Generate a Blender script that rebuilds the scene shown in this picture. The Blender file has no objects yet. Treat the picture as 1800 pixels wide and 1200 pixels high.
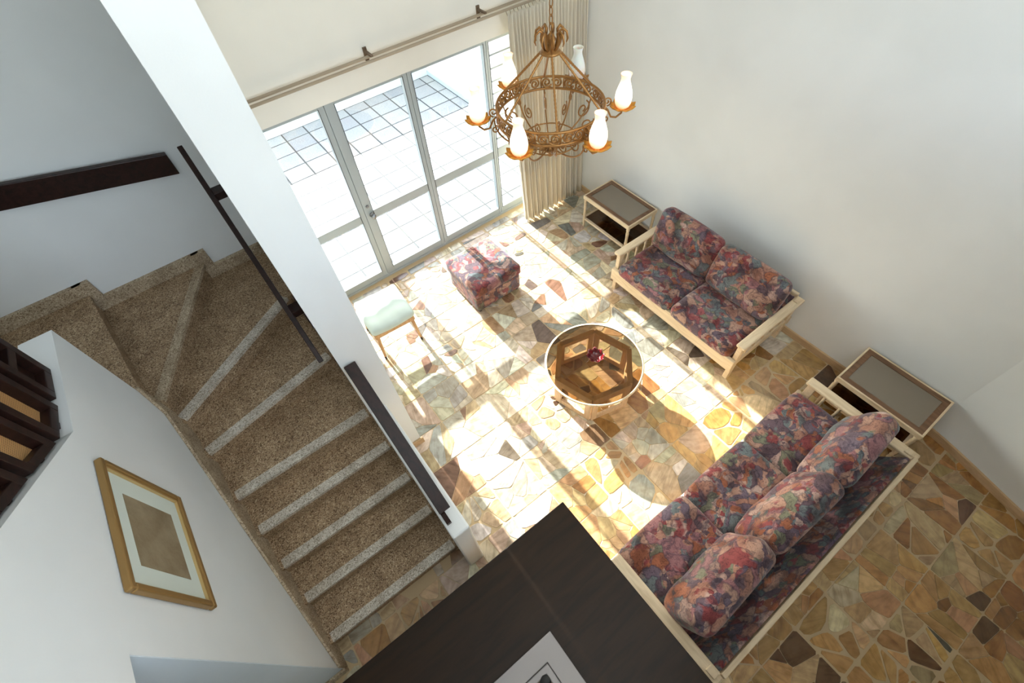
import bpy, bmesh, math, random
from mathutils import Vector, Matrix
from math import sin, cos, pi, radians, sqrt

S = bpy.context.scene
COL = S.collection
H = 4.4

# ------------------------------------------------------------------ camera, world, sun, lights, exposure
cam = bpy.data.cameras.new('camera')
cam.sensor_width = 36.0
cam.lens = 841.1 / 1800 * 36
cam.clip_start = 0.02
camo = bpy.data.objects.new('camera', cam)
COL.objects.link(camo)
_a, _b, _c = 0.56926322, 0.95111192, -0.09990225
fwd = Vector((sin(_a) * cos(_b), cos(_a) * cos(_b), -sin(_b)))
rgt = Vector((cos(_a), -sin(_a), 0))
upv = rgt.cross(fwd)
r2 = cos(_c) * rgt + sin(_c) * upv
u2 = -sin(_c) * rgt + cos(_c) * upv
M = Matrix(((r2.x, u2.x, -fwd.x, 0), (r2.y, u2.y, -fwd.y, 0), (r2.z, u2.z, -fwd.z, H), (0, 0, 0, 1)))
camo.matrix_world = M
S.camera = camo


def project(x, y, z):
    v = Vector((x, y, z - H))
    d = v.dot(fwd)
    if d < 0.05:
        return None
    return 900 + 841.1 * v.dot(r2) / d, 600 - 841.1 * v.dot(u2) / d


W = bpy.data.worlds.new('sky')
S.world = W
W.use_nodes = True
wn = W.node_tree.nodes
wl = W.node_tree.links
sky = wn.new('ShaderNodeTexSky')
sky.sky_type = 'NISHITA'
sky.sun_disc = False
sky.sun_elevation = radians(23.2)
sky.sun_rotation = 0.0
sky.air_density = 1.0
sky.dust_density = 2.0
hs = wn.new('ShaderNodeHueSaturation')
hs.inputs['Saturation'].default_value = 0.65
wl.new(sky.outputs[0], hs.inputs['Color'])
wl.new(hs.outputs[0], wn['Background'].inputs['Color'])
wn['Background'].inputs['Strength'].default_value = 0.95


def light(name, kind, loc, rot, energy, color, size=None, sy=None):
    l = bpy.data.lights.new(name, kind)
    l.energy = energy
    l.color = color
    if kind == 'AREA':
        l.shape = 'RECTANGLE'
        l.size = size
        l.size_y = sy
    o = bpy.data.objects.new(name, l)
    o.location = loc
    o.rotation_euler = rot
    COL.objects.link(o)
    return o


sun = light('sun', 'SUN', (2, 12, 8), (0, 0, 0), 29.0, (1.0, 0.97, 0.93))
sun.data.angle = radians(0.6)
sd = Vector((-0.0, -cos(radians(23.2)), -sin(radians(23.2))))
sun.rotation_euler = sd.to_track_quat('-Z', 'Y').to_euler()
# unseen area lights added behind the viewer to fill the room
light('added_back_fill', 'AREA', (1.9, -3.42, 4.25), (radians(90), 0, 0), 16, (0.88, 0.95, 1.0), 3.6, 1.9)
light('added_ceiling_fill', 'AREA', (0.8, -1.8, 3.35), (radians(180), 0, 0), 215, (0.88, 0.95, 1.0), 2.4, 1.2)  # added fill aimed upward so the ceiling bounces soft light

vs = S.view_settings
vs.view_transform = 'Standard'
try:
    vs.look = 'None'
except Exception:
    pass
vs.exposure = 0.09
vs.gamma = 1.0
vs.use_curve_mapping = False
S.cycles.use_denoising = True
S.cycles.max_bounces = 10
S.cycles.diffuse_bounces = 6
S.cycles.transparent_max_bounces = 24
S.cycles.sample_clamp_indirect = 6.0
S.cycles.caustics_reflective = False
S.cycles.caustics_refractive = False

# ------------------------------------------------------------------ helpers: objects


def lin(c):
    return tuple(((v / 255) / 12.92 if v / 255 <= .04045 else ((v / 255 + .055) / 1.055) ** 2.4) for v in c[:3]) + (1.0,)


def tag(o, label=None, cat=None, group=None, kind=None):
    if label: o['label'] = label
    if cat: o['category'] = cat
    if group: o['group'] = group
    if kind: o['kind'] = kind
    return o


def empty(name, loc=(0, 0, 0), rz=0.0, label=None, cat=None, group=None, kind=None, parent=None):
    o = bpy.data.objects.new(name, None)
    o.empty_display_size = 0.1
    COL.objects.link(o)
    o.location = loc
    o.rotation_euler = (0, 0, rz)
    if parent: o.parent = parent
    return tag(o, label, cat, group, kind)


def copy_tree(o, parent=None):
    c = o.copy()
    COL.objects.link(c)
    if parent: c.parent = parent
    for ch in list(o.children):
        copy_tree(ch, c)
    return c


class MB:
    def __init__(s):
        s.v = []; s.f = []; s.m = Matrix.Identity(4)

    def add(s, vs, fs):
        b = len(s.v)
        s.v += [tuple(s.m @ Vector(p)) for p in vs]
        s.f += [tuple(i + b for i in f) for f in fs]
        return s

    def box(s, x0, x1, y0, y1, z0, z1):
        if x0 > x1: x0, x1 = x1, x0
        if y0 > y1: y0, y1 = y1, y0
        if z0 > z1: z0, z1 = z1, z0
        vs = [(x0, y0, z0), (x1, y0, z0), (x1, y1, z0), (x0, y1, z0), (x0, y0, z1), (x1, y0, z1), (x1, y1, z1), (x0, y1, z1)]
        return s.add(vs, [(3, 2, 1, 0), (4, 5, 6, 7), (0, 1, 5, 4), (1, 2, 6, 5), (2, 3, 7, 6), (3, 0, 4, 7)])

    def prism(s, poly, z0, z1):
        """poly in xy, extruded in z"""
        n = len(poly)
        ar = sum(poly[i][0] * poly[(i + 1) % n][1] - poly[(i + 1) % n][0] * poly[i][1] for i in range(n))
        if ar < 0: poly = poly[::-1]
        vs = [(x, y, z0) for x, y in poly] + [(x, y, z1) for x, y in poly]
        fs = [tuple(range(n - 1, -1, -1)), tuple(range(n, 2 * n))] + [(i, (i + 1) % n, n + (i + 1) % n, n + i) for i in range(n)]
        return s.add(vs, fs)

    def prism_x(s, poly, x0, x1):
        """poly in (y,z), extruded in x"""
        m = s.m
        s.m = m @ Matrix(((0, 0, 1, 0), (1, 0, 0, 0), (0, 1, 0, 0), (0, 0, 0, 1)))
        s.prism(poly, x0, x1)
        s.m = m
        return s

    def prism_y(s, poly, y0, y1):
        """poly in (x,z), extruded in y"""
        m = s.m
        s.m = m @ Matrix(((1, 0, 0, 0), (0, 0, -1, 0), (0, 1, 0, 0), (0, 0, 0, 1)))
        s.prism(poly, -y0, -y1) if y0 > y1 else s.prism(poly, -y1, -y0)
        s.m = m
        return s

    def tube(s, pts, r, n=8, close=False, caps=True):
        pts = [Vector(p) for p in pts]
        k = len(pts)
        rs = r if isinstance(r, (list, tuple)) else [r] * k
        up = None
        rings = []
        for i, p in enumerate(pts):
            a = pts[(i - 1) % k] if (close or i > 0) else p
            b = pts[(i + 1) % k] if (close or i < k - 1) else p
            t = (b - a)
            if t.length < 1e-9: t = Vector((0, 0, 1))
            t.normalize()
            if up is None:
                up = Vector((0, 0, 1)) if abs(t.z) < .9 else Vector((1, 0, 0))
            u = up - t * up.dot(t)
            if u.length < 1e-6: u = t.orthogonal()
            u.normalize(); w = t.cross(u); up = u
            rings.append([p + (u * cos(2 * pi * j / n) + w * sin(2 * pi * j / n)) * rs[i] for j in range(n)])
        vs = [q for rg in rings for q in rg]
        fs = []
        for i in range(k if close else k - 1):
            i2 = (i + 1) % k
            for j in range(n):
                j2 = (j + 1) % n
                fs.append((i * n + j, i * n + j2, i2 * n + j2, i2 * n + j))
        if caps and not close:
            fs.append(tuple(range(n - 1, -1, -1)))
            fs.append(tuple((k - 1) * n + j for j in range(n)))
        return s.add(vs, fs)

    def lathe(s, prof, n=20, c=(0, 0), caps=True, wob=None):
        vs = []; fs = []
        for r, z in prof:
            for j in range(n):
                a = 2 * pi * j / n
                rr, zz = (r, z) if wob is None else wob(r, z, a)
                vs.append((c[0] + rr * cos(a), c[1] + rr * sin(a), zz))
        for i in range(len(prof) - 1):
            for j in range(n):
                j2 = (j + 1) % n
                fs.append((i * n + j, i * n + j2, (i + 1) * n + j2, (i + 1) * n + j))
        if caps:
            fs.append(tuple(range(n - 1, -1, -1)))
            fs.append(tuple((len(prof) - 1) * n + j for j in range(n)))
        return s.add(vs, fs)

    def grid(s, fn, nu, nv):
        vs = [fn(i / nu, j / nv) for j in range(nv + 1) for i in range(nu + 1)]
        fs = [(j * (nu + 1) + i, j * (nu + 1) + i + 1, (j + 1) * (nu + 1) + i + 1, (j + 1) * (nu + 1) + i) for j in range(nv) for i in range(nu)]
        return s.add(vs, fs)

    def cushion(s, w, d, h, r=.05, puff=.02, n=14, seed=0, sag=0.0):
        """rounded padded block centred on xy, base at z=0"""
        rnd = random.Random(seed)
        ph = [rnd.uniform(0, 6.28) for _ in range(6)]
        N = n
        idx = {}; vs = []; fs = []

        def vid(p):
            k = (round(p[0], 5), round(p[1], 5), round(p[2], 5))
            if k not in idx:
                idx[k] = len(vs); vs.append(p)
            return idx[k]

        def mp(x, y, z):
            hx, hy, hz = w / 2, d / 2, h / 2
            # denser sampling near the edges
            e = lambda t: math.copysign(abs(t) ** .75, t)
            x, y, z = e(x), e(y), e(z)
            P = Vector((x * hx, y * hy, z * hz))
            Q = Vector((max(-hx + r, min(hx - r, P.x)), max(-hy + r, min(hy - r, P.y)), max(-hz + r * .95, min(hz - r * .95, P.z))))
            dlt = P - Q
            if dlt.length > 1e-7:
                dlt = dlt.normalized() * min(r, dlt.length if dlt.length < r else r)
                mx = max(abs(P.x) - hx + r, abs(P.y) - hy + r, abs(P.z) - hz + r * .95)
                dlt = dlt.normalized() * max(0, min(r, mx))
            P = Q + dlt
            b = max(0, 1 - (P.x / hx) ** 2) * max(0, 1 - (P.y / hy) ** 2)
            P.z += (1 if z > 0 else -.3) * puff * b * (abs(z) ** 2)
            bz = max(0, 1 - (P.z / hz) ** 2)
            P.y += math.copysign(puff * .5, P.y) * max(0, 1 - (P.x / hx) ** 2) * bz * (abs(P.y) / hy) ** 3
            P.x += math.copysign(puff * .3, P.x) * max(0, 1 - (P.y / hy) ** 2) * bz * (abs(P.x) / hx) ** 3
            wv = .004 * (sin(9 * P.x / w * 2 + ph[0] + 3 * P.y) + sin(13 * P.y / d + ph[1]) + sin(17 * P.x + 11 * P.y + ph[2]))
            P.z += wv * (1 if z > 0 else 0) - sag * (1 - abs(x) ** 2) * 0.0
            return (P.x, P.y, P.z + hz)

        for ax in range(3):
            for sg in (-1, 1):
                for i in range(N):
                    for j in range(N):
                        q = []
                        for (a, b) in ((i, j), (i + 1, j), (i + 1, j + 1), (i, j + 1)):
                            u, v = 2 * a / N - 1, 2 * b / N - 1
                            p = [0, 0, 0]
                            p[ax] = sg; p[(ax + 1) % 3] = u; p[(ax + 2) % 3] = v
                            k = tuple(round(t, 6) for t in p)
                            if k not in idx:
                                idx[k] = len(vs); vs.append(mp(*p))
                            q.append(idx[k])
                        fs.append(tuple(q) if sg > 0 else tuple(q[::-1]))
        return s.add(vs, fs)

    def build(s, name, mat, parent=None, smooth=False, bevel=0.0, loc=None, seg=2):
        me = bpy.data.meshes.new(name)
        me.from_pydata(s.v, [], s.f)
        me.validate()
        bm = bmesh.new(); bm.from_mesh(me)
        bmesh.ops.recalc_face_normals(bm, faces=bm.faces)
        bm.to_mesh(me); bm.free()
        me.materials.append(mat)
        o = bpy.data.objects.new(name, me)
        COL.objects.link(o)
        if parent: o.parent = parent
        if loc: o.location = loc
        if smooth:
            me.polygons.foreach_set('use_smooth', [True] * len(me.polygons))
        if bevel:
            b = o.modifiers.new('edge', 'BEVEL')
            b.width = bevel; b.segments = seg; b.limit_method = 'ANGLE'; b.angle_limit = radians(40)
            b.harden_normals = False
        return o


def box(name, mat, parent, x0, x1, y0, y1, z0, z1, bevel=.003):
    return MB().box(x0, x1, y0, y1, z0, z1).build(name, mat, parent, bevel=bevel)


# ------------------------------------------------------------------ helpers: materials


def mat(name, base=(200, 200, 200), rough=.5, metal=0.0, spec=.5):
    m = bpy.data.materials.new(name)
    m.use_nodes = True
    nt = m.node_tree
    b = nt.nodes['Principled BSDF']
    b.inputs['Base Color'].default_value = lin(base)
    b.inputs['Roughness'].default_value = rough
    b.inputs['Metallic'].default_value = metal
    b.inputs['Specular IOR Level'].default_value = spec
    return m


class NT:
    def __init__(s, m):
        s.m = m; s.nt = m.node_tree; s.b = s.nt.nodes['Principled BSDF']

    def n(s, t, **kw):
        x = s.nt.nodes.new('ShaderNode' + t)
        for k, v in kw.items():
            if k.startswith('_'):
                x.inputs[k[1:].replace('_', ' ')].default_value = v
            else:
                setattr(x, k, v)
        return x

    def l(s, a, b):
        s.nt.links.new(a, b)

    def ramp(s, fac, stops, interp='LINEAR'):
        r = s.n('ValToRGB')
        r.color_ramp.interpolation = interp
        e = r.color_ramp.elements
        while len(e) < len(stops): e.new(.5)
        for i, (p, c) in enumerate(stops):
            e[i].position = p; e[i].color = lin(c)
        s.l(fac, r.inputs[0])
        return r

    def mix(s, fac, a, b, mode='MIX'):
        x = s.n('Mix', data_type='RGBA', blend_type=mode)
        for sock, v in ((x.inputs['Factor'], fac), (x.inputs['A'] if False else x.inputs[6], a), (x.inputs[7], b)):
            if hasattr(v, 'is_linked') or hasattr(v, 'links'):
                s.l(v, sock)
            elif isinstance(v, (int, float)):
                sock.default_value = v
            else:
                sock.default_value = lin(v)
        return x.outputs[2]

    def bump(s, h, strength=.2, dist=.01):
        b = s.n('Bump', _Strength=strength, _Distance=dist)
        s.l(h, b.inputs['Height'])
        s.l(b.outputs[0], s.b.inputs['Normal'])


def wall_mat(name, c):
    m = mat(name, c, .75, spec=.25)
    t = NT(m)
    tc = t.n('TexCoord')
    nz = t.n('TexNoise', _Scale=1.3, _Detail=3.0)
    t.l(tc.outputs['Object'], nz.inputs['Vector'])
    d = tuple(max(0, x - 7) for x in c)
    r = t.ramp(nz.outputs[0], [(.35, d), (.65, c)])
    t.l(r.outputs[0], t.b.inputs['Base Color'])
    n2 = t.n('TexNoise', _Scale=120.0, _Detail=3.0)
    t.l(tc.outputs['Object'], n2.inputs['Vector'])
    t.bump(n2.outputs[0], .06, .004)
    return m


def wood_mat(name, c1, c2, rough=.4, scale=6.0, axis='X', spec=.4):
    m = mat(name, c1, rough, spec=spec)
    t = NT(m)
    tc = t.n('TexCoord')
    oi = t.n('ObjectInfo')
    mp = t.n('Mapping')
    sc = {'X': (.12, 1, 1), 'Y': (1, .12, 1), 'Z': (1, 1, .12)}[axis]
    mp.inputs['Scale'].default_value = sc
    t.l(tc.outputs['Object'], mp.inputs['Vector'])
    ad = t.n('VectorMath', operation='ADD')
    t.l(mp.outputs[0], ad.inputs[0]); t.l(oi.outputs['Random'], ad.inputs[1])
    nz = t.n('TexNoise', _Scale=scale * 6, _Detail=6.0, _Roughness=.6, _Distortion=.6)
    t.l(ad.outputs[0], nz.inputs['Vector'])
    r = t.ramp(nz.outputs[0], [(.32, c2), (.62, c1)])
    t.l(r.outputs[0], t.b.inputs['Base Color'])
    t.bump(nz.outputs[0], .08, .002)
    return m


MWHITE = wall_mat('white_plaster', (231, 233, 232))
MWARM = wall_mat('warm_white_plaster', (232, 229, 220))
MBLUE = wall_mat('cool_tinted_white_plaster', (214, 224, 230))  # white plaster with the cool daylight tint put into its colour
MCEIL = wall_mat('ceiling_paint', (236, 236, 234))
MOUT = wall_mat('outdoor_white_render', (240, 240, 238))
MDARK = wood_mat('dark_stained_wood', (48, 29, 24), (27, 17, 14), .34, 5, 'Y', .25)
MTOP = wood_mat('dark_table_wood', (44, 29, 15), (31, 20, 10), .42, 3, 'X', .25)
MLIGHT = wood_mat('limed_pale_wood', (226, 205, 172), (205, 181, 146), .45, 5, 'X')
MLIGHTY = wood_mat('limed_pale_wood_long', (226, 205, 172), (205, 181, 146), .45, 5, 'Y')
MTAN = wood_mat('tan_table_wood', (222, 194, 160), (198, 166, 130), .42, 5, 'Z')
MBROWN = wood_mat('mid_brown_wood', (124, 92, 66), (96, 68, 47), .4, 5, 'Y')
MOAK = wood_mat('oak_leg_wood', (203, 160, 112), (178, 132, 86), .4, 5, 'Z')
MBASE = wood_mat('tan_skirting', (208, 178, 140), (188, 156, 118), .45, 4, 'Y')
MALU = mat('grey_white_aluminium', (162, 172, 176), .4, .0, .5)
MSEAL = mat('dark_seal', (60, 64, 66), .5)
MCHROME = mat('brushed_steel', (150, 150, 150), .3, 1.0)
MGREY = mat('grey_tray_metal', (156, 150, 148), .5, .35)
MWELL = mat('tray_well_bronze', (92, 72, 50), .4, .6)
MBLACK = mat('matt_black', (10, 10, 10), .5)
MROD = mat('curtain_rail_taupe', (168, 152, 130), .45)
MRODD = mat('curtain_bracket_brown', (104, 84, 64), .45)
MGOLD = mat('gilt_frame', (158, 124, 74), .4, .5)
MGOLD2 = mat('gilt_frame_lip', (210, 178, 122), .3, .5)
MMAT = mat('pale_mount_card', (214, 222, 212), .8)
MBRASS = mat('antique_brass', (158, 112, 60), .36, .6)
MDISH = mat('lamplit_gilt_dish', (196, 138, 52), .35, .6)  # lamp glow put into the gold of dishes under lit lamps
MGROUT = mat('floor_grout', (196, 172, 134), .6)
MTGROUT = mat('terrace_grout', (62, 66, 70), .8)
MTSKIRT = mat('terrace_skirting_tile', (186, 200, 208), .5)
MGROUND = mat('outside_ground', (170, 165, 155), .9)
MCASTER = mat('dark_foot', (48, 34, 30), .4)


def glass_mat(name, tint, refl=.9, rough=.02, ior=1.45, thick=False, milk=None):
    m = bpy.data.materials.new(name)
    m.use_nodes = True
    nt = m.node_tree
    for n in list(nt.nodes): nt.nodes.remove(n)
    out = nt.nodes.new('ShaderNodeOutputMaterial')
    tr = nt.nodes.new('ShaderNodeBsdfTransparent'); tr.inputs[0].default_value = lin(tint)
    gl = nt.nodes.new('ShaderNodeBsdfGlossy'); gl.inputs['Roughness'].default_value = rough
    gl.inputs['Color'].default_value = (refl, refl, refl, 1)
    lw = nt.nodes.new('ShaderNodeLayerWeight'); lw.inputs[0].default_value = .5
    pw = nt.nodes.new('ShaderNodeMath'); pw.operation = 'POWER'; pw.inputs[1].default_value = 5.0
    nt.links.new(lw.outputs['Facing'], pw.inputs[0])
    if thick:
        # tint deepens with the longer path at slanting angles: tint ** (1 / cos)
        cs = nt.nodes.new('ShaderNodeMath'); cs.operation = 'SUBTRACT'; cs.inputs[0].default_value = 1.0
        nt.links.new(lw.outputs['Facing'], cs.inputs[1])
        ex = nt.nodes.new('ShaderNodeMath'); ex.operation = 'DIVIDE'; ex.inputs[0].default_value = 1.0
        mxm = nt.nodes.new('ShaderNodeMath'); mxm.operation = 'MAXIMUM'; mxm.inputs[1].default_value = .25
        nt.links.new(cs.outputs[0], mxm.inputs[0]); nt.links.new(mxm.outputs[0], ex.inputs[1])
        cc = nt.nodes.new('ShaderNodeCombineColor')
        for q in range(3):
            pq = nt.nodes.new('ShaderNodeMath'); pq.operation = 'POWER'; pq.inputs[0].default_value = lin(tint)[q]
            nt.links.new(ex.outputs[0], pq.inputs[1]); nt.links.new(pq.outputs[0], cc.inputs[q])
        nt.links.new(cc.outputs[0], tr.inputs[0])
    f0 = ((ior - 1) / (ior + 1)) ** 2
    fr = nt.nodes.new('ShaderNodeMath'); fr.operation = 'MULTIPLY_ADD'
    fr.inputs[1].default_value = 1 - f0; fr.inputs[2].default_value = f0
    nt.links.new(pw.outputs[0], fr.inputs[0])
    mx = nt.nodes.new('ShaderNodeMixShader')
    nt.links.new(fr.outputs[0], mx.inputs[0]); nt.links.new(tr.outputs[0], mx.inputs[1]); nt.links.new(gl.outputs[0], mx.inputs[2])
    if milk:
        df = nt.nodes.new('ShaderNodeBsdfDiffuse'); df.inputs[0].default_value = lin(milk)
        m2 = nt.nodes.new('ShaderNodeMixShader'); m2.inputs[0].default_value = .45
        nt.links.new(mx.outputs[0], m2.inputs[1]); nt.links.new(df.outputs[0], m2.inputs[2])
        mx = m2
    nt.links.new(mx.outputs[0], out.inputs[0])
    return m


MGLASS = glass_mat('clear_window_glass', (246, 250, 250))
MSMOKE = glass_mat('smoked_glass', (160, 146, 128), .9, .06, 2.6, milk=(166, 152, 132))
MSMOKED = glass_mat('dark_smoked_glass', (178, 158, 138), .8, .05, 1.5)
MTGLASS = glass_mat('coffee_table_glass', (214, 204, 188), .9, .02, 1.4, True)
MRED = mat('ruby_glass', (120, 22, 26), .08)
NT(MRED).b.inputs['Transmission Weight'].default_value = .35
NT(MRED).b.inputs['Coat Weight'].default_value = .6


def stone_mat():
    m = mat('polished_stone', (200, 170, 130), .2, spec=.9)
    t = NT(m)
    at = t.n('Attribute', attribute_name='tint')
    an = t.n('Attribute', attribute_name='angle')
    geo = t.n('NewGeometry')
    vr = t.n('VectorRotate', rotation_type='Z_AXIS')
    t.l(geo.outputs['Position'], vr.inputs['Vector']); t.l(an.outputs['Fac'], vr.inputs['Angle'])
    mp = t.n('Mapping'); mp.inputs['Scale'].default_value = (1.2, 7, 1)
    t.l(vr.outputs[0], mp.inputs['Vector'])
    n1 = t.n('TexNoise', _Scale=3.2, _Detail=5.0, _Roughness=.6, _Distortion=.8)
    t.l(mp.outputs[0], n1.inputs['Vector'])
    r1 = t.ramp(n1.outputs[0], [(.28, (176, 168, 158)), (.5, (236, 232, 226)), (.72, (255, 255, 255))])
    c1 = t.mix(.85, at.outputs['Color'], r1.outputs[0], 'MULTIPLY')
    n2 = t.n('TexNoise', _Scale=14.0, _Detail=4.0)
    t.l(geo.outputs['Position'], n2.inputs['Vector'])
    r2_ = t.ramp(n2.outputs[0], [(.35, (196, 186, 176)), (.6, (255, 255, 255))])
    c2 = t.mix(.6, c1, r2_.outputs[0], 'MULTIPLY')
    t.l(c2, t.b.inputs['Base Color'])
    rr = t.n('MapRange', _To_Min=.14, _To_Max=.3)
    t.l(n2.outputs[0], rr.inputs['Value']); t.l(rr.outputs[0], t.b.inputs['Roughness'])
    return m


MSTONE = stone_mat()


def terrazzo(name, base, dark, light, scale=150):
    m = mat(name, base, .6, spec=.3)
    t = NT(m)
    geo = t.n('NewGeometry')
    v = t.n('TexVoronoi', _Scale=float(scale))
    t.l(geo.outputs['Position'], v.inputs['Vector'])
    sp = t.n('SeparateColor'); t.l(v.outputs['Color'], sp.inputs[0])
    r = t.ramp(sp.outputs[0], [(0, dark), (.22, base), (.72, base), (.86, light)], 'CONSTANT')
    n = t.n('TexNoise', _Scale=7.0, _Detail=3.0)
    t.l(geo.outputs['Position'], n.inputs['Vector'])
    r2_ = t.ramp(n.outputs[0], [(.3, (215, 210, 205)), (.7, (255, 255, 255))])
    t.l(t.mix(1.0, r.outputs[0], r2_.outputs[0], 'MULTIPLY'), t.b.inputs['Base Color'])
    t.bump(sp.outputs[0], .15, .002)
    return m


MTERR = terrazzo('brown_terrazzo', (168, 142, 112), (112, 88, 64), (206, 184, 152))
MNOSE = terrazzo('pale_terrazzo', (206, 198, 184), (158, 148, 132), (232, 226, 214))
MSKIRT = terrazzo('skirting_terrazzo', (184, 166, 140), (140, 120, 96), (212, 196, 170))


def fabric_mat(name):
    m = mat(name, (150, 90, 90), .9, spec=.15)
    t = NT(m)
    tc = t.n('TexCoord'); oi = t.n('ObjectInfo')
    mu = t.n('MapRange', _To_Max=37.0)
    t.l(oi.outputs['Random'], mu.inputs['Value'])
    ad = t.n('VectorMath', operation='ADD')
    t.l(tc.outputs['Object'], ad.inputs[0]); t.l(mu.outputs[0], ad.inputs[1])
    nz = t.n('TexNoise', _Scale=5.0, _Detail=5.0)
    t.l(ad.outputs[0], nz.inputs['Vector'])
    sc = t.n('VectorMath', operation='SCALE'); sc.inputs['Scale'].default_value = .3
    t.l(nz.outputs['Color'], sc.inputs[0])
    wv = t.n('VectorMath', operation='ADD')
    t.l(ad.outputs[0], wv.inputs[0]); t.l(sc.outputs[0], wv.inputs[1])
    mp = t.n('Mapping'); mp.inputs['Scale'].default_value = (1, 1.35, 1.0); mp.inputs['Rotation'].default_value = (0, 0, .5)
    t.l(wv.outputs[0], mp.inputs['Vector'])
    pal = [(0, (144, 74, 75)), (.1, (176, 133, 115)), (.22, (115, 102, 115)), (.32, (185, 150, 132)), (.42, (115, 126, 128)), (.52, (163, 104, 76)),
           (.6, (160, 117, 120)), (.68, (107, 89, 98)), (.76, (189, 163, 152)), (.84, (149, 83, 85)), (.9, (127, 130, 109)), (.95, (101, 84, 92))]
    v1 = t.n('TexVoronoi', _Scale=6.8); t.l(mp.outputs[0], v1.inputs['Vector'])
    s1 = t.n('SeparateColor'); t.l(v1.outputs['Color'], s1.inputs[0])
    c1 = t.ramp(s1.outputs[0], pal, 'CONSTANT')
    v2 = t.n('TexVoronoi', _Scale=15.0); t.l(mp.outputs[0], v2.inputs['Vector'])
    s2 = t.n('SeparateColor'); t.l(v2.outputs['Color'], s2.inputs[0])
    c2 = t.ramp(s2.outputs[1], pal, 'CONSTANT')
    n3 = t.n('TexNoise', _Scale=7.0, _Detail=2.0); t.l(ad.outputs[0], n3.inputs['Vector'])
    f3 = t.ramp(n3.outputs[0], [(.48, (0, 0, 0)), (.54, (255, 255, 255))])
    c = t.mix(f3.outputs[0], c1.outputs[0], c2.outputs[0])
    # brush-like streaks and dark outlines
    n4 = t.n('TexNoise', _Scale=38.0, _Detail=4.0, _Distortion=1.5); t.l(mp.outputs[0], n4.inputs['Vector'])
    f4 = t.ramp(n4.outputs[0], [(.34, (140, 134, 148)), (.5, (240, 238, 238)), (.68, (255, 255, 255))])
    c = t.mix(.75, c, f4.outputs[0], 'MULTIPLY')
    v3 = t.n('TexVoronoi', feature='DISTANCE_TO_EDGE', _Scale=6.8); t.l(mp.outputs[0], v3.inputs['Vector'])
    f5 = t.ramp(v3.outputs[0], [(.02, (255, 255, 255)), (.075, (0, 0, 0))])
    mfac = t.n('Math', operation='MULTIPLY'); t.l(f5.outputs[0], mfac.inputs[0]); mfac.inputs[1].default_value = .5
    c = t.mix(mfac.outputs[0], c, (56, 50, 66))
    # broad soft wash of brown and plum, as in a brushed print
    n7 = t.n('TexNoise', _Scale=5.5, _Detail=3.0); t.l(ad.outputs[0], n7.inputs['Vector'])
    f7 = t.ramp(n7.outputs[0], [(.34, (156, 138, 136)), (.52, (238, 230, 228)), (.7, (255, 254, 252))])
    c = t.mix(.85, c, f7.outputs[0], 'MULTIPLY')
    t.l(c, t.b.inputs['Base Color'])
    n6 = t.n('TexNoise', _Scale=260.0, _Detail=2.0); t.l(tc.outputs['Object'], n6.inputs['Vector'])
    t.bump(n6.outputs[0], .25, .003)
    t.b.inputs['Sheen Weight'].default_value = .25
    return m


MFAB = fabric_mat('abstract_upholstery')
MSEAT = mat('sage_upholstery', (196, 208, 200), .9, spec=.15)


def curtain_mat():
    m = mat('cream_curtain_cloth', (222, 214, 196), .9, spec=.1)
    t = NT(m)
    nt = t.nt
    tl = t.n('BsdfTranslucent'); tl.inputs[0].default_value = lin((226, 214, 190))
    mx = t.n('MixShader', _Fac=.25) if False else t.n('MixShader')
    mx.inputs[0].default_value = .15
    t.l(t.b.outputs[0], mx.inputs[1]); t.l(tl.outputs[0], mx.inputs[2])
    t.l(mx.outputs[0], nt.nodes['Material Output'].inputs[0])
    return m


MCURT = curtain_mat()


def cane_mat():
    m = mat('woven_cane', (196, 148, 92), .55)
    t = NT(m)
    tc = t.n('TexCoord')
    cs = []
    for ax in ('Y', 'Z'):
        w = t.n('TexWave', wave_type='BANDS', bands_direction=ax, _Scale=34.0)
        t.l(tc.outputs['Object'], w.inputs['Vector']); cs.append(w.outputs['Fac'])
    mu = t.n('Math', operation='MULTIPLY'); t.l(cs[0], mu.inputs[0]); t.l(cs[1], mu.inputs[1])
    r = t.ramp(mu.outputs[0], [(.08, (206, 160, 104)), (.45, (168, 118, 70)), (.75, (84, 52, 30))])
    t.l(r.outputs[0], t.b.inputs['Base Color'])
    t.bump(mu.outputs[0], .5, .004)
    return m


MCANE = cane_mat()


def print_mat():
    m = mat('brown_print_paper', (140, 124, 96), .8)
    t = NT(m)
    tc = t.n('TexCoord')
    n = t.n('TexNoise', _Scale=6.0, _Detail=6.0, _Roughness=.7); t.l(tc.outputs['Object'], n.inputs['Vector'])
    r = t.ramp(n.outputs[0], [(.3, (124, 106, 78)), (.7, (156, 140, 112))])
    t.l(r.outputs[0], t.b.inputs['Base Color'])
    return m


MPRINT = print_mat()


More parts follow.
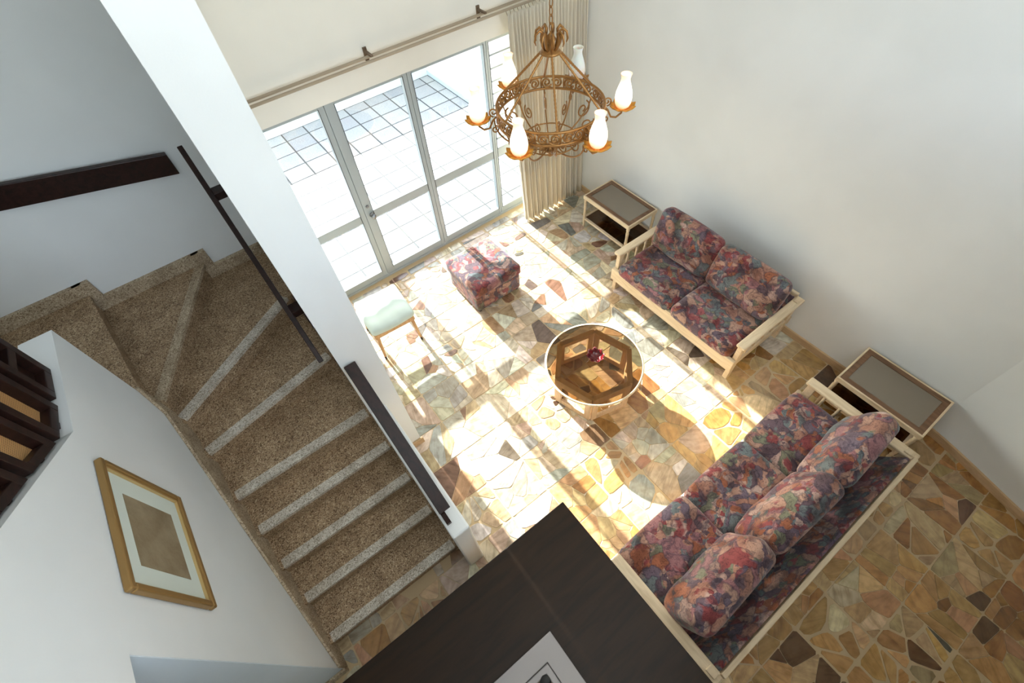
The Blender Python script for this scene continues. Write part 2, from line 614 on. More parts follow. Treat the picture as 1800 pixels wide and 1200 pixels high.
def lamp_mat(name, k):
    m = mat(name, (244, 236, 224), .5)
    t = NT(m)
    tc = t.n('TexCoord')
    sp = t.n('SeparateXYZ'); t.l(tc.outputs['Generated'], sp.inputs[0])
    r = t.ramp(sp.outputs['Z'], [(0, (250, 160, 84)), (.22, (255, 214, 160)), (.4, (255, 246, 228)), (.68, (255, 242, 220)), (.88, (250, 196, 140)), (1, (232, 168, 120))])
    st = t.n('ValToRGB')
    e = st.color_ramp.elements
    e[0].position = 0; e[0].color = (.45, .45, .45, 1); e[1].position = .4; e[1].color = (1, 1, 1, 1)
    x = e.new(.62); x.color = (.95, .95, .95, 1); x = e.new(.95); x.color = (.5, .5, .5, 1)
    t.l(sp.outputs['Z'], st.inputs[0])
    mu = t.n('Math', operation='MULTIPLY'); t.l(st.outputs[0], mu.inputs[0]); mu.inputs[1].default_value = k
    t.l(r.outputs[0], t.b.inputs['Emission Color']); t.l(mu.outputs[0], t.b.inputs['Emission Strength'])
    return m


MLAMP = lamp_mat('lit_frosted_glass', 1.5)
MLAMP0 = mat('unlit_frosted_glass', (240, 228, 216), .4)
t_ = NT(MLAMP0); t_.b.inputs['Subsurface Weight'].default_value = .3


def tile_mat():
    m = mat('terrace_tile_face', (214, 216, 216), .6)
    t = NT(m)
    geo = t.n('NewGeometry'); oi = t.n('ObjectInfo')
    n = t.n('TexNoise', _Scale=60.0, _Detail=3.0); t.l(geo.outputs['Position'], n.inputs['Vector'])
    r = t.ramp(n.outputs[0], [(.35, (138, 145, 152)), (.65, (166, 168, 169))])
    r2_ = t.ramp(oi.outputs['Random'], [(0, (222, 224, 230)), (1, (255, 255, 252))])
    t.l(t.mix(1.0, r.outputs[0], r2_.outputs[0], 'MULTIPLY'), t.b.inputs['Base Color'])
    return m


MTILE = tile_mat()

# ------------------------------------------------------------------ the setting: shell
XL, XP, XR, XR2 = -1.18, 0.0, 4.09, 3.83
YF, YS, YB, ZC = 4.4, 4.3, -3.5, 5.6
XW0, XW1, ZW = 0.36, 3.78, 2.25      # terrace door opening


def struct(name, mb, m, label, cat='wall', parent=None, bevel=0):
    return tag(mb.build(name, m, parent, bevel=bevel), label, cat, kind='structure')


struct('wall_right', MB().box(XR, XR + .2, -.65, YF, 0, ZC), MWHITE, 'tall plain white wall behind the loveseat and both glass end tables')
def wall_x(y):
    t = max(0, min(1, (-.65 - y) / 1.25))
    e = (t * t * (3 - 2 * t) + t) / 2
    return XR + (XR2 - XR) * e


def swall(off):
    return [(wall_x(-.65 - 1.25 * q / 24) - off, -.65 - 1.25 * q / 24) for q in range(25)]


_p = swall(0)
_w = struct('wall_right_near', MB().prism([(XR + .2, -.65)] + _p + [(XR2, YB), (XR + .2, YB)], 0, ZC), MWHITE, 'white wall bending gently forward behind the long sofa, above bare stone floor')
for f_ in _w.data.polygons: f_.use_smooth = True
_w.data.set_sharp_from_angle(angle=radians(35))
w = MB()
w.box(XP + .27, XW0, YF, YF + .2, 0, ZC).box(XW1, XR + .2, YF, YF + .2, 0, ZC).box(XW0, XW1, YF, YF + .2, ZW, ZC)
struct('wall_far', w, MWARM, 'warm white wall above the terrace doors carrying the curtain rail')
struct('wall_stair_far', MB().box(-2.75, .05, YS, YS + .3, 0, ZC), MWHITE, 'shaded white wall at the head of the winding stairs')
struct('wall_middle', MB().box(XP, .265, 2.25, YF + .1, 0, ZC), MWHITE, 'tall white pillar wall between the stairs and the terrace doors')
struct('wall_half', MB().box(XP, .14, 1.0, 2.249, 0, .95), MWHITE, 'low white half wall beside the lowest stair treads', bevel=.015)
struct('wall_outer', MB().box(-2.95, -2.75, YB, YS + .3, 0, ZC), MWHITE, 'white outer wall left of the upper stair flight')
w = MB()
w.box(-2.95, -1.2, YB - .2, YB, 0, ZC).box(-1.2, 4.3, YB - .2, YB, 0, 3.2).box(-1.2, 4.3, YB - .2, YB, 5.3, ZC).box(3.9, 4.3, YB - .2, YB, 3.2, 5.3)
struct('wall_back', w, MWHITE, 'white back wall with a wide unseen upper opening added to let in light')  # upper opening is unseen, added so sky light enters from behind
struct('ceiling', MB().box(-2.95, 4.3, YB - .2, YF + .2, ZC, ZC + .15), MCEIL, 'plain white ceiling over the double height room', 'ceiling')
struct('floor_upper', MB().box(-1.34, 4.09, YB, -.9, 2.72, 2.9), MCEIL, 'white upper gallery floor slab behind the viewer', 'floor')
# picture wall between the flights: opening below y = 1, sloping top above
poly = [(2.92, 0), (2.92, 2.4), (2.13, 2.4), (.1, 3.66), (-.9, 3.66), (-.9, 2.36), (1.0, 2.36), (1.0, 0)]
struct('wall_left', MB().prism_x(poly, XL - .17, XL), MWHITE, 'white wall carrying the gilt picture, sloping up along the upper flight')
struct('wall_recess', MB().box(-2.75, XL - .171, 1.0, 1.12, 0, 2.36), MBLUE, 'white return wall with cool daylight tinted into its colour below the picture wall')
struct('ceiling_recess', MB().box(-2.75, XL - .17, -.9, .999, 2.3, 2.36), MCEIL, 'low white soffit under the upper stair flight', 'ceiling')
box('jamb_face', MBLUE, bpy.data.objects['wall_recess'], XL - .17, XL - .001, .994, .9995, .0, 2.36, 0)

# baseboards
tag(box('baseboard_right', MBASE, None, XR - .022, XR, -.648, YF - .01, 0, .085, .004), 'tan wooden baseboard along the wall behind the loveseat', 'baseboard', kind='structure')
_q = swall(.022)
tag(MB().prism(_p + [(XR2, YB), (XR2 - .022, YB)] + _q[::-1], 0, .085).build('baseboard_right_near', MBASE), 'tan wooden baseboard on the wall right of the long sofa', 'baseboard', kind='structure')
tag(box('baseboard_pillar', MBASE, None, .0, .287, 2.228, 2.2495, 0, .09, .004), 'tan baseboard at the foot of the tall white pillar', 'baseboard', kind='structure')
tag(box('baseboard_recess', MSKIRT, None, -2.7, XL + .02, .97, .9935, 0, .09, .004), 'stone baseboard under the cool tinted return wall', 'baseboard', kind='structure')

# ------------------------------------------------------------------ floor of broken stone
floor = struct('floor', MB().box(-2.75, XR + .1, YB, YF + .09, -.12, 0), MGROUT, 'polished crazy paved stone floor in brown, cream and grey', 'floor')
rnd = random.Random(11)
PAL = [((206, 164, 104), 22), ((222, 188, 138), 16), ((236, 214, 176), 9), ((196, 146, 84), 18), ((164, 116, 66), 10), ((112, 82, 56), 6), ((204, 180, 136), 8),
       ((214, 168, 124), 8), ((212, 176, 118), 14), ((150, 126, 92), 4)]
PALX = [c for c, k in PAL for _ in range(k)]
# paler, greyer palette, picked more often towards the terrace end of the room
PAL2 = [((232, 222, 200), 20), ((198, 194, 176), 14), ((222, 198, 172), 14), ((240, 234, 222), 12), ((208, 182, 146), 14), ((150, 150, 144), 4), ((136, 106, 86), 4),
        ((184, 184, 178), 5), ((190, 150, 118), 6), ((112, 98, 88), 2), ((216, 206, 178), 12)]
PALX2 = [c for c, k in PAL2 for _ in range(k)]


def clip(poly, p, n):
    out = []
    for i in range(len(poly)):
        a, b = poly[i], poly[(i + 1) % len(poly)]
        da = (a[0] - p[0]) * n[0] + (a[1] - p[1]) * n[1]
        db = (b[0] - p[0]) * n[0] + (b[1] - p[1]) * n[1]
        if da <= 0: out.append(a)
        if (da < 0 < db) or (db < 0 < da):
            t = da / (da - db)
            out.append((a[0] + t * (b[0] - a[0]), a[1] + t * (b[1] - a[1])))
    return out


def area(p):
    return abs(sum(p[i][0] * p[(i + 1) % len(p)][1] - p[(i + 1) % len(p)][0] * p[i][1] for i in range(len(p)))) / 2


stones = []
x0_, y0_, T = 2.53 - .4 * 14, -.9 - .4 * 6, .4
for i in range(19):
    for j in range(20):
        ax, ay = x0_ + i * T, y0_ + j * T
        cx, cy = ax + T / 2, ay + T / 2
        if ax + T < -1.2 or ax > XR or ay > YF or ay + T < -2.6: continue
        n = rnd.choice((4, 5, 6, 6, 7, 8, 9, 11))
        x1 = min(ax + T, XR - .024)
        y1 = min(ay + T, YF - .001)
        if x1 - ax < .03 or y1 - ay < .03: continue
        n = max(2, round(n * (x1 - ax) * (y1 - ay) / T / T))
        sd_ = [(ax + rnd.uniform(.04, .96) * (x1 - ax), ay + rnd.uniform(.04, .96) * (y1 - ay)) for _ in range(n)]
        loose = rnd.random() < .3
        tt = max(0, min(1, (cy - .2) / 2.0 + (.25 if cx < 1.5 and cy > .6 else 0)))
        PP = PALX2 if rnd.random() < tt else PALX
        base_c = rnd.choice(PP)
        for k, p in enumerate(sd_):
            poly = [(ax + .002, ay + .002), (x1 - .002, ay + .002), (x1 - .002, y1 - .002), (ax + .002, y1 - .002)]
            for q in sd_:
                if q is p: continue
                m_ = ((p[0] + q[0]) / 2, (p[1] + q[1]) / 2)
                poly = clip(poly, m_, (q[0] - p[0], q[1] - p[1]))
                if len(poly) < 3: break
            if len(poly) < 3 or area(poly) < .0007: continue
            c = (sum(a for a, _ in poly) / len(poly), sum(b for _, b in poly) / len(poly))
            sz = sqrt(area(poly))
            g = rnd.uniform(.0015, .003) if not loose else rnd.uniform(.005, .014)
            f = max(.6, 1 - 2 * g / sz)
            poly = [(c[0] + (a - c[0]) * f, c[1] + (b - c[1]) * f) for a, b in poly]
            cut = rnd.uniform(.1, .25) if loose else rnd.uniform(.03, .12)
            pp = []
            for q in range(len(poly)):
                a, b = poly[q], poly[(q + 1) % len(poly)]
                pp.append((a[0] + (b[0] - a[0]) * cut, a[1] + (b[1] - a[1]) * cut))
                pp.append((b[0] - (b[0] - a[0]) * cut, b[1] - (b[1] - a[1]) * cut))
            # skip under the stair block
            if -1.3 < c[0] < .0 and c[1] > 1.2: continue
            if -1.3 < c[0] < .13 and c[1] > 1.24: continue
            if c[0] < -1.2 and c[1] > .95: continue
            if c[1] < -.62 and c[0] > wall_x(c[1]) - .01: continue
            if c[0] < .26 and c[1] > 2.26: continue
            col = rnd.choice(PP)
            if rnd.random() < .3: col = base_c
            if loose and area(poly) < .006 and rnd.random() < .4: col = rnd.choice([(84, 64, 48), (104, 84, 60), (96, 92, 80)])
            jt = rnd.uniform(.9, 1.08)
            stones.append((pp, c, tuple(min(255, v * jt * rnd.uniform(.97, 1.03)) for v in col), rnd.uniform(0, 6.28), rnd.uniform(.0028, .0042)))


def stone_geo(pp, c, z):
    n = len(pp)
    e = .0016
    inn = []
    for a, b in pp:
        d = sqrt((a - c[0]) ** 2 + (b - c[1]) ** 2) + 1e-6
        k = max(.5, 1 - e / d)
        inn.append((c[0] + (a - c[0]) * k, c[1] + (b - c[1]) * k))
    vs_ = [(a, b, .0) for a, b in pp] + [(a, b, z - .001) for a, b in pp] + [(a, b, z) for a, b in inn]
    fs_ = [(i, (i + 1) % n, n + (i + 1) % n, n + i) for i in range(n)] + [(n + i, n + (i + 1) % n, 2 * n + (i + 1) % n, 2 * n + i) for i in range(n)]
    fs_.append(tuple(range(2 * n, 3 * n)))
    return vs_, fs_


def px_area(pp, c):
    q = project(c[0], c[1], 0)
    if q is None or not (-20 < q[0] < 1820 and -20 < q[1] < 1220): return 0
    P = [project(a, b, 0) for a, b in pp]
    if any(p is None for p in P): return 0
    # behind the dark table, the sofas, the ottoman
    if q[0] > 620 and q[1] > 880 + abs(q[0] - 990) * (.87 if q[0] < 990 else 1.23): return 0
    if .9 < c[0] < 3.25 and -.6 < c[1] < .25: return 0
    if 3.2 < c[0] < 4 and .95 < c[1] < 2.5: return 0
    return area(P)


def stone_ccw(pp):
    ar = sum(pp[i][0] * pp[(i + 1) % len(pp)][1] - pp[(i + 1) % len(pp)][0] * pp[i][1] for i in range(len(pp)))
    return pp if ar > 0 else pp[::-1]


def stone_mesh(name, items):
    V, Fc, cols, angs = [], [], [], []
    for pp, c, col, ang, z in items:
        v_, f_ = stone_geo(stone_ccw(pp), c, z)
        b = len(V)
        V += v_; Fc += [tuple(i + b for i in f) for f in f_]
        cols += [lin(col)] * len(v_); angs += [ang] * len(v_)
    me = bpy.data.meshes.new(name)
    me.from_pydata(V, [], Fc)
    ca = me.attributes.new('tint', 'FLOAT_COLOR', 'POINT')
    ca.data.foreach_set('color', [x for c in cols for x in c])
    fa = me.attributes.new('angle', 'FLOAT', 'POINT')
    fa.data.foreach_set('value', angs)
    me.materials.append(MSTONE)
    o = bpy.data.objects.new(name, me)
    COL.objects.link(o)
    o.parent = floor
    return o


order = sorted(range(len(stones)), key=lambda i: -px_area(stones[i][0], stones[i][1]))
for i in order[:300]:
    stone_mesh('stone', [stones[i]])
tag(stone_mesh('small_stones', [stones[i] for i in order[300:]]), kind='stuff')

# ------------------------------------------------------------------ terrace outside
TZ = -.05
tx0, tx1, ty0, ty1 = -1.2, 4.3, 4.6, 8.75
terr = struct('terrace', MB().box(tx0 - .2, tx1, ty0 - .01, ty1 + .1, TZ - .2, TZ - .0025), MTGROUT, 'terrace paved with square pale tiles beyond the glass doors', 'terrace')
tb = MB().box(-.188, .188, -.188, .188, -.0025, 0)
tile0 = tb.build('tile', MTILE, terr, bevel=.001, seg=1)
first = True
for i in range(-6, 9):
    for j in range(-7, 4):
        xa, xb = max(1.28 + .4 * i, tx0), min(1.68 + .4 * i, 4.268)
        ya, yb = max(7.25 + .4 * j, ty0 + .03), min(7.65 + .4 * j, ty1 - .021)
        if xb - xa < .06 or yb - ya < .06: continue
        o = tile0
        if not first:
            o = tile0.copy(); COL.objects.link(o)
        first = False
        o.location = ((xa + xb) / 2, (ya + yb) / 2, TZ + rnd.uniform(.0, .0008))
        o.scale = ((xb - xa - .024) / .376, (yb - ya - .024) / .376, 1)
struct('wall_terrace_far', MB().box(tx0 - .2, 4.6, ty1, ty1 + .2, TZ - .2, .6), MOUT, 'low white parapet at the far edge of the terrace')
struct('wall_terrace_right', MB().box(4.29, 4.6, 4.62, ty1 - .001, TZ - .2, 2.6), MOUT, 'white side wall of the terrace seen through the right hand door')
tag(box('trim_terrace_far', MTSKIRT, None, tx0, 4.27, ty1 - .02, ty1 - .0005, TZ, TZ + .13, .002), 'blue-grey skirting tiles along the low terrace parapet', 'skirting', kind='structure')
tag(box('trim_terrace_right', MTSKIRT, None, 4.27, 4.2895, 4.62, ty1 - .021, TZ, TZ + .085, .002), 'blue-grey skirting tiles along the terrace side wall', 'skirting', kind='structure')
struct('ground', MB().box(-30, 34, 8.96, 70, -.5, -.3), MGROUND, 'pale ground beyond the terrace parapet', 'ground')
tag(box('trim_sill', MALU, None, XW0, XW1, YF + .06, YF + .17, 0, .03, .003), 'pale metal threshold under the terrace doors', 'threshold', kind='structure')

# ------------------------------------------------------------------ terrace doors
YG = 4.5


def leaf(name, label, xa, xb, wl_, wr_, mid=True, louvre=False, knob=False):
    r = empty(name, (0, 0, 0), 0, label, 'door' if name.startswith('door') else 'window', kind='structure')
    z0, z1 = .031, ZW
    box('stile', MALU, r, xa, xa + wl_, YG - .03, YG + .03, z0, z1)
    box('stile', MALU, r, xb - wr_, xb, YG - .03, YG + .03, z0, z1)
    a, b = xa + wl_, xb - wr_
    box('rail', MALU, r, a, b, YG - .028, YG + .028, z0, z0 + .085)
    box('rail', MALU, r, a, b, YG - .028, YG + .028, z1 - .06, z1)
    box('middle_rail', MALU, r, a, b, YG - .028, YG + .028, .885, .985)
    box('pane', MGLASS, r, a, b, YG - .003, YG + .003, z0 + .085, .885, 0)
    if louvre:
        n = 9
        for k in range(n):
            zc = .985 + (z1 - .06 - .985) * (k + .5) / n
            mb = MB()
            mb.m = Matrix.Translation((0, YG, zc)) @ Matrix.Rotation(radians(-28), 4, 'X')
            mb.box(a + .004, b - .004, -.003, .003, -.056, .056)
            o = mb.build('slat', MGLASS, r)
            e = MB(); e.m = mb.m
            e.box(a + .004, b - .004, -.009, .009, -.074, -.056).build('slat_edge', MALU, o)
    else:
        box('pane', MGLASS, r, a, b, YG - .003, YG + .003, .985, z1 - .06, 0)
    g = MB()
    g.box(a - .006, a, YG - .033, YG - .029, z0 + .08, z1 - .05).box(b, b + .006, YG - .033, YG - .029, z0 + .08, z1 - .05)
    g.build('glazing_seal', MSEAL, r)
    return r


leaf('window_1', 'fixed glazed panel beside the white pillar, left of the door with the knob', XW0, 1.10, .05, .06)
d1 = leaf('door_1', 'glazed terrace door with round steel knob and lock', 1.104, 1.965, .1, .05)
leaf('door_2', 'wide glazed terrace door between the knobbed door and the slatted panel', 1.969, 2.90, .05, .035)
leaf('window_2', 'slatted glass panel half hidden by the cream curtain', 2.904, XW1, .03, .05, louvre=True)
k = MB()
k.m = Matrix.Translation((1.175, YG - .03, .945)) @ Matrix.Rotation(radians(90), 4, 'X')
k.lathe([(.03, 0), (.032, .006), (.014, .012), (.012, .03), (.026, .04), (.03, .052), (.024, .064), (.0, .066)], 20)
k.build('door_knob', MCHROME, d1, smooth=True)
k = MB()
k.m = Matrix.Translation((1.155, YG - .03, 1.065)) @ Matrix.Rotation(radians(90), 4, 'X')
k.lathe([(.018, 0), (.018, .01), (.012, .014), (.0, .014)], 16)
k.build('lock', MBLACK if False else MCHROME, d1, smooth=True)

# ------------------------------------------------------------------ staircase
st = empty('staircase', (0, 0, 0), 0, 'brown terrazzo staircase with pale nosing strips turning left at the top', 'staircase', kind='structure')
XA, XB = XL + .002, -.001
noses = [((XA, 1.17), (XB, 1.17)), ((XA, 1.48), (XB, 1.47)), ((XA, 1.745), (XB, 1.745)), ((XA, 2.005), (XB, 2.005)), ((XA, 2.265), (XB, 2.275)),
         ((XA, 2.62), (XB, 2.87)), ((XA, 2.87), (XB, 3.58)), ((XA, 2.955), (-.47, YS - .001)), ((XA - .02, 2.97), (-1.335, YS - .001)), ((XA - .16, 2.97), (-2.749, 3.6))]
RISE = .18


def unit(a, b):
    d = (b[0] - a[0], b[1] - a[1]); l = sqrt(d[0] ** 2 + d[1] ** 2)
    return (d[0] / l, d[1] / l)


for k in range(9):
    a, b = noses[k]
    c, d = noses[k + 1]
    u = unit(a, b); nrm = (-u[1], u[0])      # pointing to the upper side
    z = RISE * (k + 1)
    poly = [a, b]
    if k == 6: poly += [(XB, YS - .001)]
    if k == 8: poly += [(-2.749, YS - .001)]
    # overlap under the next tread
    cu = unit(c, d); cn = (-cu[1], cu[0])
    poly += [(d[0] + cn[0] * .03, min(YS - .001, d[1] + cn[1] * .03)), (c[0] + cn[0] * .03, c[1] + cn[1] * .03)]
    if k == 8: poly = [a, b, (-2.749, YS - .001), (-2.749, 3.63), (XA - .16, 2.95)]
    body = [(p[0], p[1]) for p in poly]
    # the riser stands back under the nosing
    rb = [(a[0] + nrm[0] * .022, a[1] + nrm[1] * .022), (b[0] + nrm[0] * .022, b[1] + nrm[1] * .022)] + poly[2:]
    s_ = MB().prism(poly, z - .04, z)
    s_.prism(rb, max(0, z - RISE - .04), z - .04)
    so = s_.build('step', MTERR, st)
    wd = .075
    L0 = .035 / max(.35, abs(u[0])) if abs(u[0]) > .3 else .06
    ln = sqrt((b[0] - a[0]) ** 2 + (b[1] - a[1]) ** 2)
    q0 = (a[0] + u[0] * .045, a[1] + u[1] * .045)
    q1 = (a[0] + u[0] * (ln - .02), a[1] + u[1] * (ln - .02))
    if k >= 6: q1 = (a[0] + u[0] * (ln - .06), a[1] + u[1] * (ln - .06))
    sp = [q0, q1, (q1[0] + nrm[0] * wd, q1[1] + nrm[1] * wd), (q0[0] + nrm[0] * wd, q0[1] + nrm[1] * wd)]
    o1 = MB().prism([(p[0] - nrm[0] * .002, p[1] - nrm[1] * .002) for p in sp], z - .03, z + .0025).build('nosing', MTERR if k == 8 else (MSKIRT if k == 7 else MNOSE), so)
# upper flight climbing back towards the viewer, behind the picture wall
uf = [2.9 - .27 * i for i in range(9)]
for i in range(8):
    z = RISE * (10 + i)
    MB().box(-2.749, XL - .171, uf[i + 1] - .03, uf[i], z - .2, z).build('step', MTERR, st)
# skirtings
sk = MB()
sk.prism_x([(1.0, .0), (1.0, .165), (2.62, 1.27), (2.86, 1.45), (2.9205, 1.72), (2.9205, 1.2), (2.6, .85), (1.2, 0)], XL + .001, XL + .022)
sk.box(XL - .17, XL + .022, 2.921, 2.942, 1.3, 1.72)
sk.build('skirting', MSKIRT, st, bevel=.004)
sk = MB()
for (xa, xb, zt) in ((-.39, -.001, 1.26), (-1.225, -.47, 1.44), (-2.749, -1.31, 1.62)):
    sk.box(xa - .04, xb, YS - .04, YS - .0005, zt - .03, zt + .115)
for (xa, xb, za, zb) in ((-.545, -.425, 1.23, 1.555), (-1.385, -1.262, 1.41, 1.735)):
    sk.box(xa, xb, YS - .044, YS - .0005, za, zb)
sk.build('skirting', MSKIRT, st, bevel=.004)

# ------------------------------------------------------------------ handrails


def sloped_board(name, parent, p0, p1, wx, hz, m=MDARK, bevel=.004):
    """board whose axis runs p0 -> p1, wx wide across, hz deep"""
    p0, p1 = Vector(p0), Vector(p1)
    d = (p1 - p0); L = d.length; d.normalize()
    side = Vector((0, 0, 1)).cross(d).normalized()
    up = d.cross(side)
    mb = MB()
    mb.m = Matrix(((d.x, side.x, up.x, p0.x), (d.y, side.y, up.y, p0.y), (d.z, side.z, up.z, p0.z), (0, 0, 0, 1)))
    mb.box(0, L, -wx / 2, wx / 2, -hz / 2, hz / 2)
    return mb.build(name, m, parent, bevel=bevel)


h1 = empty('handrail', (0, 0, 0), 0, 'slim dark wooden handrail along the stair side of the white pillar', 'handrail')
sloped_board('rail', h1, (-.085, 2.36, 1.66), (-.085, 3.68, 2.69), .034, .06)
for t in (.25, .80):
    y = 2.36 + 1.32 * t; z = 1.66 + 1.03 * t
    mb = MB().box(-.075, -.001, y - .045, y + .045, z - .05, z + .005)
    mb.build('bracket', MDARK, h1, bevel=.004)
h2 = empty('handrail', (0, 0, 0), 0, 'broad dark wooden handrail board on the wall above the winding treads', 'handrail')
p = MB().prism_y([(-.208, 2.265), (-.208, 2.435), (-2.6, 2.925), (-2.6, 2.745)], YS - .085, YS - .035)
p.build('rail', MDARK, h2, bevel=.006)
for xx in (-.6, -1.5, -2.3):
    z = 2.30 + (-.208 - xx) * .203
    MB().box(xx - .04, xx + .04, YS - .036, YS - .0005, z - .0, z + .09).build('bracket', MDARK, h2)
h3 = empty('handrail', (0, 0, 0), 0, 'flat dark wooden handrail sloping from the pillar down onto the low half wall', 'handrail')
sloped_board('rail', h3, (.06, 2.24, 1.63), (.06, 1.19, .985), .088, .03)
mb = MB().box(.02, .055, 1.10, 1.21, .951, .985)
mb.build('bracket', MDARK, h3, bevel=.002)

# ------------------------------------------------------------------ cane panel railing on the stair wall
rl = empty('stair_railing', (0, 0, 0), 0, 'dark wooden railing of upright cane panels standing on the stair wall', 'railing')
XF = XL - .032


def zt(y):
    return 2.4 if y > 2.13 else 2.4 + (2.13 - y) * .6207


for i, (ya, yb) in enumerate(((2.375, 2.60), (2.085, 2.325), (1.79, 2.04), (1.49, 1.745), (1.19, 1.445), (.89, 1.145))):
    z0 = zt(yb) + .012; z0a = zt(ya) + .012
    top = max(z0, z0a) + .9
    pnl = empty('panel', (0, 0, 0), 0, parent=rl)
    fw, dp = .045, .075
    MB().prism_x([(yb - fw, z0 + (z0a - z0) * fw / (yb - ya)), (yb, z0), (yb, top), (yb - fw, top)], XF - dp, XF).build('stile', MDARK, pnl, bevel=.003)
    MB().prism_x([(ya, z0a), (ya + fw, z0a + (z0 - z0a) * fw / (yb - ya)), (ya + fw, top), (ya, top)], XF - dp, XF).build('stile', MDARK, pnl, bevel=.003)
    sl = (z0a - z0) / (yb - ya)
    bz = lambda y: z0 + (yb - y) * sl
    MB().prism_x([(ya + fw, bz(ya + fw)), (yb - fw, bz(yb - fw)), (yb - fw, bz(yb - fw) + .05), (ya + fw, bz(ya + fw) + .05)], XF - dp, XF).build('rail', MDARK, pnl, bevel=.003)
    zm = max(bz(ya), bz(yb)) + (.21 if i == 0 else .5)
    for zz in (zm, top - .05):
        MB().box(XF - dp, XF, ya + fw, yb - fw, zz, zz + .045).build('rail', MDARK, pnl, bevel=.003)
    c = MB().prism_x([(ya + fw, bz(ya + fw) + .05), (yb - fw, bz(yb - fw) + .05), (yb - fw, top - .05), (ya + fw, top - .05)], XF - .052, XF - .045)
    c.build('cane_sheet', MCANE if i else MDARK, pnl)
    MB().box(XF - .06, XF - .015, (ya + yb) / 2 - .02, (ya + yb) / 2 + .02, zt((ya + yb) / 2) - .002, bz((ya + yb) / 2) + .012).build('foot', MDARK, pnl)
cap = MB().prism_x([(2.62, 3.31), (2.62, 3.36), (2.06, 3.36), (.86, 4.15), (.86, 4.1), (2.06, 3.31)], XF - .08, XF + .01)
cap.build('top_rail', MDARK, rl, bevel=.004)

# ------------------------------------------------------------------ framed picture
pic = empty('framed_picture', (XL + .001, 1.625, 2.0), 0, 'gilt framed brown print with a pale mount hanging on the stair wall', 'picture')
hw, hh, fw = .36, .315, .033
for (a, b, c, d) in ((-hw, hw, hh - fw, hh), (-hw, hw, -hh, -hh + fw), (-hw, -hw + fw, -hh + fw, hh - fw), (hw - fw, hw, -hh + fw, hh - fw)):
    MB().box(0, .035, a, b, c, d).build('frame_rail', MGOLD, pic, bevel=.008)
lip = MB()
a, b = hw - fw, hh - fw
for (p, q, r_, s_) in ((-a, a, b - .009, b), (-a, a, -b, -b + .009), (-a, -a + .009, -b + .009, b - .009), (a - .009, a, -b + .009, b - .009)):
    lip.box(.004, .024, p, q, r_, s_)
lip.build('inner_lip', MGOLD2, pic)
MB().box(.002, .01, -a + .009, a - .009, -b + .009, b - .009).build('mount', MMAT, pic)
MB().box(.0102, .0115, -.205, .205, -.195, .175).build('print', MPRINT, pic)

# ------------------------------------------------------------------ curtain and rail
cr = empty('curtain_rail', (0, 0, 0), 0, 'double taupe curtain rail fixed above the terrace doors', 'curtain rail')
for (y, z) in ((4.275, 2.505), (4.325, 2.525)):
    MB().tube([(.28, y, z), (4.07, y, z)], .013, 10).build('rail', MROD, cr, smooth=True)
for xx in (1.6, 2.8, 3.95):
    b = MB()
    b.box(xx - .018, xx + .018, 4.385, 4.3995, 2.47, 2.58).box(xx - .012, xx + .012, 4.26, 4.385, 2.538, 2.556)
    b.build('bracket', MRODD, cr, bevel=.003)
cur = empty('curtain', (0, 0, 0), 0, 'cream pleated floor length curtain drawn to the right wall', 'curtain')
rc = random.Random(5)
NP = 23
amp = [rc.uniform(.6, 1.25) for _ in range(NP + 2)]
shf = [rc.uniform(-.25, .25) for _ in range(NP + 2)]


def curt(u, v):
    t = u * NP
    i = int(t)
    f = t - i
    A = amp[i] * (1 - f) + amp[i + 1] * f
    xb0, xb1 = 3.02 + .04 * (1 - v), 4.065
    xx = xb0 + (xb1 - xb0) * u
    s = sin(2 * pi * (t + shf[i] * (1 - f) * f))
    # pinched heading at top, wide folds lower down
    am = (.02 + .026 * min(1, (1 - v) * 3)) * A
    y = 4.215 - .1 * (1 - v) ** 1.4 * (1 - .2 * u) + am * s + .006 * sin(23 * u + 5 * v)
    xx += .012 * cos(2 * pi * t * .5 + 2 * v) * (1 - v)
    return (xx, min(4.37, y), .025 + 2.46 * v)


cm = MB().grid(curt, NP * 12, 26)
co = cm.build('cloth', MCURT, cur, smooth=True)
so_ = co.modifiers.new('thick', 'SOLIDIFY'); so_.thickness = .004
for i in range(NP):
    u = (i + .25) / NP
    x_, y_, z_ = curt(u, 1.0)
    MB().tube([(x_, 4.235, 2.47), (x_, 4.25, 2.485), (x_, 4.2595, 2.5)], .004, 6).build('heading_hook', MROD, cur)

